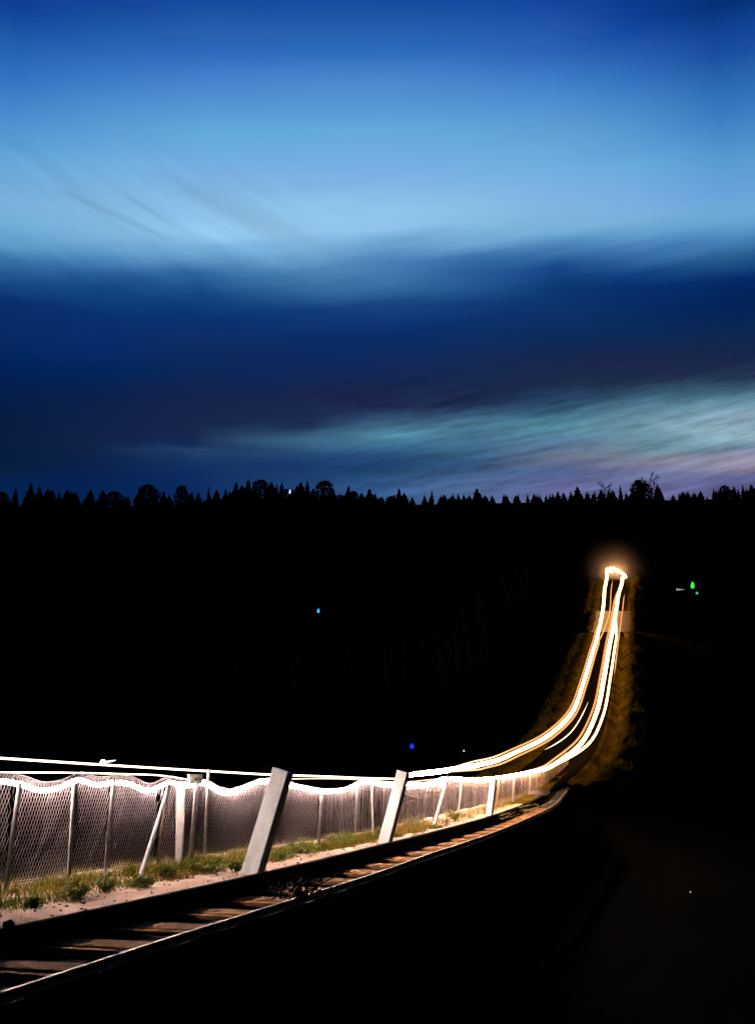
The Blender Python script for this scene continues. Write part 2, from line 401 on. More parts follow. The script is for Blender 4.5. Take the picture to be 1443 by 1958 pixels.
s = loft('track_kerb', ys_near, sec_kerb, M_kerb); tag(s, 'dark timber kerb along the path edge', kind='structure')
def bed_z(y): return strip_z(y) - DROP
def sec_bed(y):
    a, b = xe(y)+.006, xn(y)-.07
    return [(a+(b-a)*t, bed_z(y)-.10+.02*nz(a+t, y, 4, t)) for t in (0, .2, .4, .6, .8, 1)]
s = loft('track_bed', axis([(7, 40, .25), (40, 62, .5)]), sec_bed, M_bed); tag(s, 'dark cinder bed under the sleepers', kind='structure')
def sec_bank(y):
    b = xn(y)-.069; z = bed_z(y)
    o = []
    for q, dz in ((0, -.10), (.01, -.30), (.18, -.66), (.8, -1.05), (1.6, -1.75), (2.4, -2.2), (3.2, -2.7)):
        o.append((b+q, z+dz*(1 if y < 46 else 1-.0)+(.07*nz(b+q, y, 1.2, 3) if q > .05 else 0)))
    return o
s = loft('track_bank', axis([(5, 40, .3), (40, 64, .6)]), sec_bank, M_bank, True); tag(s, 'unlit earth bank falling from the track', kind='structure')
# road: behind the fence, then up the hill
def road_edges(y):
    l = xL(y)-.75; r = xR(y)+.7
    t = sstep(40, 66, y)
    return (xf(max(y, 8))-5.6)*(1-t)+l*t, (xf(max(y, 8))-1.0)*(1-t)+r*t
def sec_road(y):
    l, r = road_edges(y)
    return [(l+(r-l)*t, zR(y)+.06*(1-(2*t-1)**2)) for t in (0, .25, .5, .75, 1)]
ys_road = axis([(6, 66, 1.0), (66, 225, 1.0)])
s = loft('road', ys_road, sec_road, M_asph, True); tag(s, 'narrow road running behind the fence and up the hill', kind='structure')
def sec_lit_road(y):
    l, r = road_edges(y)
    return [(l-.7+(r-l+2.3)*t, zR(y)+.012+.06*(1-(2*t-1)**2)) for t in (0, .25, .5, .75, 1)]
s = loft('lit_road_patch', axis([(157.5, 172, .5)]), sec_lit_road, M_litroad_stone, True); tag(s, 'hill road ramp with bright light put into its colour', kind='structure')  # same road surface, its strong lighting painted in as a paler tone
def sec_vl(y):
    l, _ = road_edges(y); z = zR(y)
    j = nz(l, y, .35, 2)
    return [(l+.02, z-.02), (l-.3, z-.05+.05*j), (l-.9, z+.10+.12*j), (l-1.5-.5*j, z-.02+.15*j), (l-2.1-.8*j, z-.6), (l-4.2, z-2.4), (l-7, z-4.6)]
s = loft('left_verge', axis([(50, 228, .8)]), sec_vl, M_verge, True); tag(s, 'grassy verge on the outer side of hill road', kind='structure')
def sec_vr(y):
    _, r = road_edges(y); z = zR(y); j = nz(r, y, .13, 9); t = sstep(62, 76, y)
    if 151 < y < 158: j *= .3
    return [(r-.02, z-.02), (r+.35, z-.25), (r+.75, z-.55*t-.1), (r+1.15, z-.30), (r+1.7, z+(.12+.1*j)*t), (r+2.2+.5*j, z+(.5+.3*j)*t), (r+2.8+1.5*j+.6*nz(r, y, .22, 4), z+(.30+.3*nz(r, y, .2, 5))*t), (r+3.7, z-1.0), (r+6.5, z-4.2)]
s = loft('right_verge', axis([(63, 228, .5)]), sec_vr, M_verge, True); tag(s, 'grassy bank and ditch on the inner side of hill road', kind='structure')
# side road leaving to the right below the ramp
vs = []; fs = []
for j in range(24):
    x = xR(156)+.9+j*.55; 
    z = 19.75+.06*nz(x, 0, .3)-.004*j*j
    row = [(x, 152.0, z-2.4), (x, 153.6, z-.7+.1*nz(x, 1, .8)), (x, 154.2, z), (x, 155.8, z+.05), (x, 157.4, z), (x, 159.5, z-.5), (x, 163, z-2.5)]
    vs += row
    if j:
        for i in range(6):
            a = (j-1)*7+i; fs.append((a, a+7, a+8, a+1))
s = mesh('side_road', vs, fs, mat('lane_gravel', (.16, .10, .03), (.34, .22, .08), .5, .95, .6, 4, spec=0), smooth=True); tag(s, 'level side track leaving the hill road', kind='structure')

# ------------------------------------------------------------------ headlight trails of a passing car, added as fixed glowing tubes
def rs(pts, y):  # radius by distance
    return spline(pts)(y)
R_px = [(-120, 1497), (-60, 1505), (0, 1494), (40, 1501), (80, 1512), (112, 1507), (150, 1492), (183, 1501), (222, 1497), (245, 1499), (280, 1513), (325, 1497), (355, 1503), (388, 1498), (430, 1517), (462, 1508), (492, 1496), (530, 1497), (575, 1506), (625, 1513), (662, 1509), (697, 1494), (730, 1500), (765, 1500), (812, 1500), (852, 1489), (900, 1491), (950, 1488), (1000, 1480)]
fR = spline(R_px)
Rpts = []
for i in range(231):
    px = -120+1120*i/230
    d = bisect_px(lambda y: xf(y)-.03, 1.3, px, 8, 70)
    Rpts.append(P(px, fR(px), d))
zRs = spline([(50, Rpts[-1].z), (64, 1.42), (78, 2.93), (90, 5.26), (110, 9.9), (130, 15.3), (150, 19.4), (170, 25.6), (185, 30.2), (200, 34.9), (208, 38.1), (211, 39.2)])
y_end = Rpts[-1].y
y = y_end+1
Rhill = []
while y < 203: Rhill.append(Vector((xR(y) + .0, y, zRs(y)))); y += 1.0
Rhill += [P(1195.5, 1103, 204), P(1193, 1099, 205.5), P(1187, 1095, 207), P(1179, 1090, 208.5), P(1172, 1086, 209.5)]
# meet smoothly
for k, p in enumerate(Rhill[:8]):
    w = 1-(k+1)/9; p.x += (Rpts[-1].x-xR(y_end))*w; p.z += (Rpts[-1].z-zRs(y_end))*w
radR = spline([(5, .030), (16, .033), (24, .042), (36, .054), (50, .080), (64, .115), (90, .17), (120, .22), (170, .27), (215, .30)])
def trace(name, pts, rad, m, label, group='headlight trails along the road'):
    b = MB(); b.tube(pts, [rad(p.y) if callable(rad) else rad for p in pts], 8)
    o = b.build(name, m, smooth=True)
    return tag(o, label, 'light strand', group)
def radR2(y): return radR(y)*(1+.20*mnoise.noise(Vector((y*.9, 3, 1)))*(1 if y < 50 else .6))
trace('light_trail', Rpts+Rhill, radR2, E_R, 'brightest white headlight trail sagging along the fence top and climbing the road')
def off(pts, dx, dz, y0, y1): return [p+Vector((dx(p.y) if callable(dx) else dx, 0, dz(p.y) if callable(dz) else dz)) for p in pts if y0 <= p.y <= y1]
full = Rpts+Rhill
# the others keep beside it, joining it at their ends
def env(y, a, b, w=14): return sstep(a, a+w, y)*(1-sstep(b-w, b, y))
def trad(pts, a, b, w=10):
    f = spline(pts)
    return lambda y: max(.004, f(y)*min(1, .15+env(y, a-.5, b+.5, w)*1.2))
trace('light_trail', off(full, lambda y: (.42+.002*y)*env(y, 58, 168, 26), lambda y: -.12*env(y, 58, 168, 26), 58, 168), spline([(58, .06), (74, .08), (110, .11), (168, .14)]), E_R, 'slimmer headlight trail running just right of the brightest one up the hill')
trace('light_trail', off(full, lambda y: -(.22+.0022*(y-50))*env(y, 42, 200, 30), lambda y: (.17+.001*y)*env(y, 42, 200, 30), 44, 200), spline([(44, .02), (70, .055), (110, .10), (205, .12)]), E_amb, 'amber headlight trail hugging the left edge of the brightest trail')
trace('light_trail', off(full, lambda y: -.75, lambda y: .75, 64, 92), trad([(60, .03), (95, .035)], 64, 92), E_pale, 'short pale headlight trail inside the bend, the thinnest there')
trace('light_trail', off(full, lambda y: 1.0, lambda y: -.25, 112, 186), trad([(100, .06), (190, .08)], 112, 186), E_amb, 'amber headlight trail at the outer right edge of the climb')
# left headlight's trail
zLs = spline([(34, 1.31), (38, 1.37), (44, 1.45), (50, 1.52), (57, 1.74), (64, 2.12), (78, 3.4), (90, 5.2), (110, 9.3), (130, 14.3), (150, 18.7), (170, 25.6), (185, 30.9), (200, 36.0), (209, 39.9)])
L_px = [(-120, 1442), (0, 1450), (200, 1463), (400, 1475), (525, 1482), (620, 1485), (690, 1488), (765, 1490)]
fL = spline(L_px)
Lpts = []
for i in range(90):
    px = -120+885*i/89
    d = bisect_px(lambda y: xf(y)-.75, 1.4, px, 8, 70)
    Lpts.append(P(px, fL(px), d))
trace('light_trail', Lpts, spline([(5, .017), (18, .017), (24, .018), (34, .022)]), E_thin, 'topmost thin straight headlight trail above the mesh fence on the left')
Lp2 = []
y = 31.0
xLn = spline([(31, -.1+.85), (34, 1.02), (38, 2.28), (44, 3.75), (50, 5.0)])
while y < 206:
    x = xL(y) if y > 52 else xLn(y)*(1-sstep(46, 52, y))+xL(y)*sstep(46, 52, y)
    if y < 34: z = 1.31+.0*(34-y)
    else: z = zLs(y)
    Lp2.append(Vector((x, y, z))); y += 1.0
Lp2 += [P(1163, 1090, 207.5), P(1167, 1086, 209)]
radL = spline([(31, .03), (36, .075), (45, .08), (60, .11), (80, .15), (110, .19), (170, .24), (215, .30)])
trace('light_trail', Lp2, radL, E_R, 'broad white headlight trail on the outer side of the bend, uppermost on the curve')
trace('light_trail', off(Lp2, lambda y: (.12+.0019*y)*env(y, 34, 156), lambda y: (-.12-.0008*y)*env(y, 34, 156), 34, 156), spline([(36, .025), (60, .05), (150, .10)]), E_amb, 'amber headlight trail tucked below the broad outer trail on the bend')
trace('light_trail', off(Lp2, lambda y: (-.11-.0019*y)*env(y, 34, 164), lambda y: (.12+.0008*y)*env(y, 34, 164), 34, 164), spline([(36, .018), (60, .04), (150, .08)]), E_amb, 'amber headlight trail along the outermost left edge of the bend')
trace('light_trail', off(Lp2, lambda y: (.80+.002*y)*sstep(132, 168, y), lambda y: -.05, 138, 196), trad([(130, .09), (200, .07)], 138, 196), E_amb, 'amber headlight trail in the middle between the two broad ones near the crest')
B_px = [(-120, 1473), (0, 1477), (130, 1478), (220, 1480), (330, 1486), (372, 1494), (400, 1499)]
fB = spline(B_px); Bp = []
for i in range(60):
    px = -120+512*i/59
    Bp.append(P(px, fB(px), bisect_px(lambda y: xf(y)-.5, 1.4, px, 8, 70)))
trace('light_trail', Bp, .011, E_thin, 'second thin headlight trail, just above the mesh on the left')
C_px = [(548, 1490), (600, 1489), (690, 1491), (765, 1496), (835, 1490)]
fC = spline(C_px); Cp = []
for i in range(50):
    px = 548+287*i/49
    Cp.append(P(px, fC(px), bisect_px(lambda y: xf(y)-.4, 1.3, px, 8, 70)))
trace('light_trail', Cp, .012, E_amb, 'faint amber headlight trail between the two middle leaning white posts')

# ------------------------------------------------------------------ wire fence
fence = empty('wire_fence', (xf(20), 20, 0)); tag(fence, 'long wire mesh fence on slim pale posts along the sandy path', 'fence')
FO = Vector(fence.location)
def build_in(mb, name, m, root, smooth=False):
    o = Vector(root.location)
    mb.v = [tuple(Vector(v)-o) for v in mb.v]
    return mb.build(name, m, root, smooth)
def at_fence(px, z=0.0, dx=0.0): return bisect_px(lambda y: xf(y)+dx, z, px, 8, 76)
posts = [(-75, 0, -66, 1500, 9, 0), (10, 0, 38, 1497, 9, 0), (131, 0, 142, 1497, 8, 0), (201, 0, 218, 1492, 8, 0), (297, 0, 322, 1497, 4, 1),
         (391, 0, 399, 1471, 6, 0), (608, 0, 617, 1508, 5.5, 0), (679, 0, 683, 1496, 4.5, 0), (714, 0, 711, 1494, 3.5, 0),
         (875, 0, 884, 1489, 4, 0), (948, 0, 956, 1487, 4, 1), (980, 0, 983, 1482, 4, 0), (1011, 0, 1014, 1478, 4, 0), (1034, 0, 1037, 1470, 3.5, 1), (1060, 0, 1061, 1456, 3.5, 1), (1086, 0, 1087, 1438, 3.5, 1)]
ptops = []
for (bx, _, tx, ty, w, br) in posts:
    d = at_fence(bx); base = Vector((xf(d), d, strip_z(d)-.12)); top = P(tx, ty, d)
    r = w/F*d/2
    mid = base.lerp(top, .5)+Vector((random.uniform(-.01, .01), 0, 0))
    b = MB(); b.tube([base, mid, top], [r, r*.98, r*.95], 10)
    build_in(b, 'post', M_brown if br else M_post, fence, False)
    ptops.append((d, top))
for (bx, by, tx, ty, w) in [(261, 1667, 324, 1503, 8.5), (827, 1571, 856, 1485, 7)]:
    d = (EYE)/((by-1443)/F)*.985
    base = P(bx, by+3, d); base.z = -.1; d2 = at_fence(tx, 1.3)
    top = P(tx, ty, d2-.05); r = w/F*d/2
    b = MB(); b.box((base+top)/2, (r*2, r*1.3, (top-base).length), ax=None) if False else b.tube([base, top], r, 8)
    o = build_in(b, 'brace_post', M_post, fence); o['label'] = 'slanting pale brace post'
# pale wide gate posts by the junction box
for (bx, by, tx, w) in [(344, 1640, 345, 15), (364, 1642, 377, 9)]:
    d = at_fence(bx, 0, -.06); base = Vector((xf(d)-.06, d, -.1)); top = P(tx, 1499, d); r = w/F*d
    b = MB(); b.box((base+top)/2, (r, r*.6, (top-base).length), ax=(Vector((.9, .43, 0)), Vector((-.43, .9, 0)), (top-base).normalized()), bevel=.008)
    build_in(b, 'gate_post', M_post, fence)
# chain-link panels between neighbouring posts
cuts = sorted([p[0] for p in ptops])
def top_of_mesh(d):
    c = CT*d + ST*(1.4-EYE)
    px = 721.5+F*(xf(d)-.03)/c
    pz = P(px, fR(min(px, 1000)), d).z if px < 1000 else zRs(d)
    extra = .13 if px < 330 else .07 if px < 560 else .05
    if px > 1000: extra = .02
    return pz+extra
def arc_samples(d0, d1, n=200):
    pts = [(d0+(d1-d0)*i/n) for i in range(n+1)]
    Ls = [0]
    for a, b_ in zip(pts, pts[1:]): Ls.append(Ls[-1]+math.hypot(b_-a, xf(b_)-xf(a)))
    return pts, Ls
for d0, d1 in zip(cuts, cuts[1:]):
    pts, Ls = arc_samples(d0, d1, 60); tot = Ls[-1]
    def at_len(s):
        s = max(0, min(tot, s)); i = 0
        lo, hi = 0, len(Ls)-1
        while hi-lo > 1:
            m_ = (lo+hi)//2
            if Ls[m_] <= s: lo = m_
            else: hi = m_
        t = (s-Ls[lo])/max(1e-9, Ls[hi]-Ls[lo]); d = pts[lo]+(pts[hi]-pts[lo])*t
        return d
    b = MB()
    pitch = .057 if d0 < 24 else .075 if d0 < 36 else .12
    rad = .0030 if d0 < 24 else .0028 if d0 < 34 else .0020
    slope = .42 if d0 < 23 else .10
    hh = 1.75
    for sgn, rr in ((1, rad*1.2), (-1, rad*.55)):
        s0 = -hh*slope
        while s0 < tot+hh*slope:
            seg = []
            nseg = 9
            for k in range(nseg+1):
                z = -.03+hh*k/nseg
                s_ = s0+sgn*z*slope
                if s_ < 0 or s_ > tot:
                    if len(seg) > 1: break
                    seg = []; continue
                d = at_len(s_); zt = top_of_mesh(d); zb = strip_z(d)
                zz = zb+z
                if zz > zt: 
                    if seg: seg.append(Vector((xf(d)+.012*sgn*.3+random.uniform(-.003, .003), d, max(zt, seg[-1].z+.005))))
                    break
                belly = .035*math.sin(s_/tot*math.pi)*nz(d, zz, .9, 3)
                seg.append(Vector((xf(d)+.004*sgn+belly+.006*nz(s_*9, zz*9, 1, sgn), d, zz)))
            if len(seg) > 1: b.tube(seg, rr, 3, cap=False)
            s0 += pitch*(1 if d0 < 23 else random.uniform(.45, 1.5))
    # short fine wires added along the top to imitate glow under the light
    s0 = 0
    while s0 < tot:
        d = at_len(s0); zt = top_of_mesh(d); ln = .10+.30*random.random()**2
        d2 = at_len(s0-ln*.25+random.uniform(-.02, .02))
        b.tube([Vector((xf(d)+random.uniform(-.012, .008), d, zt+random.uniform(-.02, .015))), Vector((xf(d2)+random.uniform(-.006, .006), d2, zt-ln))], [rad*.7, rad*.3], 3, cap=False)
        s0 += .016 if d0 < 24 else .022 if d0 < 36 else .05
    # top and bottom tension wires
    for hz in (0, .12):
        b.tube([Vector((xf(at_len(tot*k/12))+.006, at_len(tot*k/12), (top_of_mesh(at_len(tot*k/12)) if hz == 0 else strip_z(at_len(tot*k/12))+hz))) for k in range(13)], rad*1.4, 4)
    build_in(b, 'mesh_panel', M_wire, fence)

# tall post cap and junction box
d = at_fence(372, 1.3, .05)
c0 = P(373, 1491, d-.06)
jb = empty('junction_box', c0-Vector((0, 0, .09))); tag(jb, 'small white junction box on a pale gate post in the fence', 'box')
b = MB(); b.box((0, 0, .09), (.25, .12, .16), rz=.45, bevel=.012); b.build('casing', M_white, jb)
b = MB(); b.box((0, 0, .178), (.29, .16, .016), rz=.45, bevel=.006); b.build('lid', M_white, jb)
b = MB(); b.box((.03, -.066, .09), (.06, .012, .04), rz=.45); b.build('latch', M_steel, jb)
# lamp fitting on the upper trail
d = at_fence(197, 1.5, -.75); c0 = P(197, 1458, d)
lf = empty('lamp_fitting', Vector((c0.x, c0.y, c0.z-.02))); tag(lf, 'small glowing lamp fitting with a side arm on top trail, left of tall post', 'lamp')
hz = .02
b = MB(); b.tube([(0, 0, hz-.06), (0, 0, hz-.045), (0, 0, hz-.01), (0, 0, hz+.03), (0, 0, hz+.045)], [.018, .045, .055, .04, .012], 12); b.build('bulb', E_bulb, lf, True)
b = MB(); b.tube([(.03, 0, hz+.0), (.12, .02, hz+.02), (.21, .03, hz+.035)], [.018, .013, .008], 8); b.build('side_arm', M_white, lf)
b = MB(); b.tube([(0, 0, hz-.075), (0, 0, hz-.055)], [.03, .05], 12); b.build('collar', M_black, lf)

# ------------------------------------------------------------------ leaning white posts
def lean_post(bx, by, tx, ty, wpx, dpx, label, rz):
    d = EYE/((by-1443)/F); base = P(bx, by, d); base.z = 0
    root = empty('leaning_post', base)
    tag(root, label, 'post', 'leaning white posts along the path')
    top = P(tx, ty, d)-base
    up = top.normalized()
    n = Vector((-.55, -.83, 0)); n = (n-up*n.dot(up)).normalized()      # broad lit face
    side = up.cross(n).normalized()
    w = wpx/F*d/.80; th = dpx/F*d/.64
    L_ = top.length+.16
    b = MB(); b.box(up*(top.length/2-.08), (w, th, L_), ax=(side, n, up), bevel=.012)
    b.build('board', M_white, root)
    b = MB(); b.box(up*(top.length+.004), (w*1.03, th*1.05, .02), ax=(side, n, up), bevel=.006)
    b.build('cap', M_white, root)
    for k in (.12, .22, .86, .93):
        for q in (-.25, .25):
            b = MB(); c = up*(top.length*k)+side*w*q+n*(th/2)
            b.tube([c-n*.004, c+n*.006], .009, 8)
            b.build('bolt', M_steel, root)
    return root
lean_post(483, 1652, 541, 1474, 30, 13, 'largest leaning white post, nearest, beside the tallest stretch of mesh fence', 0)
lean_post(736, 1599, 771, 1477, 18, 8, 'middle leaning white post, at half the height of the largest one', 0)
lean_post(935, 1552, 944, 1489, 9, 5, 'smallest leaning white post, last before the thin brown posts', 0)

# ------------------------------------------------------------------ railway track
track = empty('railway_track', (xn(12)-.7, 12, bed_z(12))); tag(track, 'narrow dark railway track with lit brown sleepers', 'railway track')
yy = axis([(6.5, 40, .4), (40, 58, 1)])
def rail_mb(fx, zoff=0.0):
    b = MB(); vs = []; fs = []
    prof = [(-.05, 0), (-.05, .012), (-.012, .022), (-.012, .062), (-.03, .07), (-.03, .095), (-.024, .1), (.024, .1), (.03, .095), (.03, .07), (.012, .062), (.012, .022), (.05, .012), (.05, 0)]
    n = len(prof)
    for j, y in enumerate(yy):
        t = Vector((fx(y+.1)-fx(y-.1), .2, 0)).normalized(); s_ = Vector((t.y, -t.x, 0))
        for px, pz in prof:
            q = Vector((fx(y), y, bed_z(y)+zoff)) + s_*px + Vector((0, 0, pz)); vs.append(q)
        if j:
            for k in range(n):
                k2 = (k+1) % n
                fs.append(((j-1)*n+k, (j-1)*n+k2, j*n+k2, j*n+k))
    b.add(vs, fs); return b
build_in(rail_mb(lambda y: xn(y), -.05), 'rail', M_steel, track)
build_in(rail_mb(lambda y: xe(y)+.12, -.105), 'rail', M_kerb, track)
y = 8.0; k = 0
while y < 46:
    t = Vector((xn(y+.1)-xn(y-.1), .2, 0)).normalized(); s_ = Vector((t.y, -t.x, 0))
    for (dy, wd, hh_) in ((0, .46, .05), (-.42, .13, .055)):
        yy0 = y+dy*t.y
        b = MB()
        a0 = Vector((xe(yy0)+.02, yy0+.18, bed_z(yy0)-.035)); a1 = Vector((xn(yy0)-.05, yy0-.18, bed_z(yy0)-.035))
        ax = (a1-a0).normalized(); ay = Vector((-ax.y, ax.x, 0))
        tilt = random.uniform(-.025, .025)
        az = (Vector((0, 0, 1))+ay*tilt).normalized(); ay = az.cross(ax)
        ln = (a1-a0).length
        # gently bowed top, worn ends
        vs = []; fs = []; NSG = 8
        for i in range(NSG+1):
            u = i/NSG; c = a0.lerp(a1, u); ww = wd/2*(1-.10*abs(2*u-1)**3)*(1+random.uniform(-.03, .03))
            zt = hh_/2 - .012*abs(2*u-1)**2
            for (sy, sz) in ((-1, -hh_/2), (-1, zt-.014), (-.93, zt), (.93, zt), (1, zt-.014), (1, -hh_/2)):
                vs.append(c+ay*ww*sy+az*sz)
            if i:
                for k2 in range(6):
                    k3 = (k2+1) % 6
                    fs.append(((i-1)*6+k2, (i-1)*6+k3, i*6+k3, i*6+k2))
        fs.append(tuple(range(6))); fs.append(tuple(NSG*6+q for q in range(6))[::-1])
        b.add(vs, fs)
        build_in(b, 'sleeper', M_sleep, track)
    y += 1.38*t.y

# ------------------------------------------------------------------ grass, weeds, stones
def blade(b, p, h, w, lean, ang_):
    d = Vector((math.cos(ang_), math.sin(ang_), 0)); s_ = Vector((-d.y, d.x, 0))
    m_ = p+Vector((0, 0, h*.6))+d*lean*.35; t_ = p+Vector((0, 0, h))+d*lean
    b.add([p-s_*w/2, p+s_*w/2, m_+s_*w*.35, m_-s_*w*.35, t_], [(0, 1, 2, 3), (3, 2, 4)])
b = MB()
for i in range(42000):
    d = random.uniform(13.3, 30) if random.random() < .8 else random.uniform(30, 60)
    wid = xe(d)-xf(d)
    lim = wid*(.58+.24*nz(d*1.0, 3, .9, 2)+.14*nz(d, 3, 3.1, 4))
    q = -.45+random.random()**.8*(lim+.45)
    x = xf(d)+q
    dens = nz(x, d, 1.1, 8)*1.3+.75
    if random.random() > dens: continue
    fade = 1-.65*max(0, q/max(lim, .1))**3
    h = random.uniform(.05, .17)*(1.2+.9*nz(x, d, 1.3, 5))*fade
    blade(b, Vector((x, d, strip_z(d)-.02)), h, random.uniform(.006, .013), h*random.uniform(.3, 1.1), random.uniform(0, 6.28))
o = b.build('grass', M_grass); tag(o, 'olive grass at the foot of the fence', 'grass', kind='stuff')
b = MB()
for i in range(1500):
    d = random.uniform(13.5, 30); x = xf(d)+random.uniform(-.4, .9)*min(1, (xe(d)-xf(d))/2)
    if nz(x, d, .7, 3) < .0: continue
    h = random.uniform(.10, .30)
    blade(b, Vector((x, d, -.02)), h, random.uniform(.004, .008), h*random.uniform(.2, .7), random.uniform(0, 6.28))
o = b.build('dry_grass', M_straw); tag(o, 'dry straw coloured grass stalks along the fence', 'grass', kind='stuff')
b = MB()
for i in range(26000):
    y = 56+150*random.random()**1.35
    l, r = road_edges(y)
    if random.random() < .5:
        q = random.uniform(.1, 2.7); x = l-q; z = zR(y)-.05+.08*nz(l, y, .35, 2)-(.25 if q > 2.2 else 0)
    else:
        q = random.uniform(1.2, 3.5); x = r+q; z = zR(y)+(q-1.3)*.3 if q < 2.7 else zR(y)+.35-(q-2.7)*.4
        if y < 66 or 152 < y < 160: continue
        if nz(x, y, .25, 6) < .0: continue
    if 157 < y < 172: continue
    h = random.uniform(.10, .28)
    blade(b, Vector((x, y, z-.05)), h, random.uniform(.04, .10), h*random.uniform(.2, .9), random.uniform(0, 6.28))
o = b.build('verge_grass', M_grass); tag(o, 'rough grass on the verges of the hill road', 'grass', kind='stuff')
# leafy weed clumps
def weed(px, py, wpx, hpx, label):
    d = EYE/((py-1443)/F); p = P(px, py, d); p.z = 0
    root = empty('weed_clump', p); tag(root, label, 'weed', 'weed clumps at the fence foot')
    wr = wpx/F*d/2; hr = hpx/F*d
    b = MB(); st = MB()
    for k in range(44):
        a = random.uniform(0, 6.28); rr = wr*math.sqrt(random.random())
        tip = Vector((math.cos(a)*rr, math.sin(a)*rr*.7, hr*random.uniform(.55, 1.0)*(1-.5*(rr/wr)**2)))
        st.tube([Vector((tip.x*.25, tip.y*.25, -.02)), tip*.6+Vector((0, 0, .01)), tip], [.004, .003, .001], 4, cap=False)
        for j in range(9):
            c = tip*random.uniform(.45, 1.05)+Vector((random.gauss(0, .03), random.gauss(0, .03), random.gauss(0, .02)))
            s_ = random.uniform(.018, .042)
            n = Vector((random.gauss(0, 1), random.gauss(0, 1), random.gauss(.7, 1))).normalized()
            u = n.orthogonal().normalized(); v = n.cross(u)
            b.add([c-u*s_, c+v*s_*.45, c+u*s_, c-v*s_*.45], [(0, 1, 2, 3)])
    b.build('leaves', M_weed, root); st.build('stems', M_weed, root)
weed(66, 1709, 40, 20, 'low dark green weed clump at the far left, close to the dark stone')
weed(146, 1694, 74, 28, 'bushy weed clump between the two pale posts left of the slanting brace')
weed(205, 1684, 50, 30, 'green weed clump just left of the slanting brace foot')
weed(272, 1675, 62, 20, 'green weed clump right at the foot of the slanting brace post')
weed(318, 1662, 44, 30, 'green weed clump in front of the broad pale gate posts')
weed(402, 1652, 84, 26, 'widest bright green weed clump, below the tallest fence post')
weed(452, 1647, 30, 16, 'small bright weed clump touching the foot of the largest leaning post')
weed(535, 1629, 50, 18, 'weed clump just right of the largest leaning post')
weed(578, 1620, 70, 28, 'broad weed clump between largest leaning post and next slim post')
weed(654, 1604, 84, 24, 'long weed clump halfway between the two nearer leaning posts')
weed(792, 1571, 60, 20, 'weed clump between the middle leaning post and slanting brace')
weed(868, 1558, 46, 18, 'smallest far weed clump short of the smallest leaning post')
# stones
def rock(mb, p, s_, seed):
    bm = bmesh.new(); bmesh.ops.create_icosphere(bm, subdivisions=2, radius=1)
    vs = []
    for v in bm.verts:
        k = 1+.35*mnoise.noise(v.co*1.3+Vector((seed, 0, 0)))
        vs.append(Vector(p)+Vector((v.co.x*s_[0], v.co.y*s_[1], v.co.z*s_[2]))*k)
    fs = [tuple(l.vert.index for l in f.loops) for f in bm.faces]
    bm.free(); mb.add(vs, fs)
d = EYE/((1745-1443)/F); p = P(19, 1745, d)
b = MB(); rock(b, (0, 0, .03), (.075, .06, .05), 3.3); o = b.build('stone', M_darkstone, smooth=True); o.location = (p.x, p.y, 0)
tag(o, 'dark rounded stone lying alone at the left end of the sandy path', 'stone')
b = MB()
for i in range(420):
    d = 11+22*random.random(); q = random.random(); x = xf(d)+.2+(xe(d)-xf(d)-.4)*q**.7
    s_ = random.uniform(.006, .02)*(1.6 if random.random() < .08 else 1)
    rock(b, (x, d, strip_z(d)+s_*.2), (s_*random.uniform(.8, 1.5), s_, s_*.7), i*1.7)
o = b.build('pebbles', M_stone); tag(o, 'small pale pebbles scattered over the sandy path', 'pebbles', kind='stuff')
# broken bush over the near rail and dry twigs further up
def twigs(name, px, py, d, n, size, label, m, leaf=None):
    p = P(px, py, d); root = empty(name, p); tag(root, label, 'twigs')
    for k in range(n):
        a = random.uniform(-.6, .9); e_ = random.uniform(-.15, .45); ln = size*random.uniform(.5, 1.1)
        d0 = Vector((math.cos(a), math.sin(a)*.8, e_)); s0 = Vector((random.gauss(0, size*.35), random.gauss(0, size*.35), random.uniform(0, size*.08)))
        b = MB(); mid = s0+d0*ln*.5+Vector((0, 0, random.uniform(-.05, .08)*ln))
        b.tube([s0, mid, s0+d0*ln], [.014*size, .011*size, .004*size], 6)
        for j in range(2):
            q = mid+d0*ln*.1*j; e2 = q+Vector((random.gauss(0, .3), random.gauss(0, .3), random.uniform(0, .25)))*ln*.6
            b.tube([q, e2], [.008*size, .003*size], 5)
        b.build('twig', m, root)
    if leaf:
        b = MB()
        for k in range(260):
            c = Vector((random.gauss(0, size*.33), random.gauss(0, size*.28), abs(random.gauss(0, size*.2)))); s_ = random.uniform(.012, .03)*size/.42
            nn = Vector((random.gauss(0, 1), random.gauss(0, 1), random.gauss(0, 1))).normalized(); u = nn.orthogonal().normalized(); v = nn.cross(u)
            b.add([c-u*s_, c+v*s_*.5, c+u*s_, c-v*s_*.5], [(0, 1, 2, 3)])
        b.build('leaves', leaf, root)
    return root
M_darkleaf = mat('dark_leaf', (.010, .009, .006), (.022, .018, .012), 9, .9)
y0 = 17.2; twigs('low_bush', 572, 1718, 16.0, 8, .72, 'small dark bush hanging over the near rail below the largest leaning post', M_bark, M_darkleaf)
y0 = 16.9; t_ = twigs('dry_stalk', 597, 1712, 16.9, 3, .28, 'tuft of yellow dry stalks beside the dark bush on near rail', M_straw)
twigs('dry_twigs', 1000, 1552, 41.0, 12, 1.1, 'heap of pale dry twigs where the track meets the road', M_straw)
twigs('dry_twigs', 960, 1566, 36.2, 9, .8, 'looser scatter of pale broken twigs over the sleepers, nearer than the heap', M_straw)
d = 41.5; p = P(1033, 1521, d)
b = MB(); rock(b, (0, 0, .1), (.42, .2, .14), 8.2); o = b.build('stone', M_litroad_stone, smooth=True); o.location = p
tag(o, 'pale flat stone at the far end of the track', 'stone')

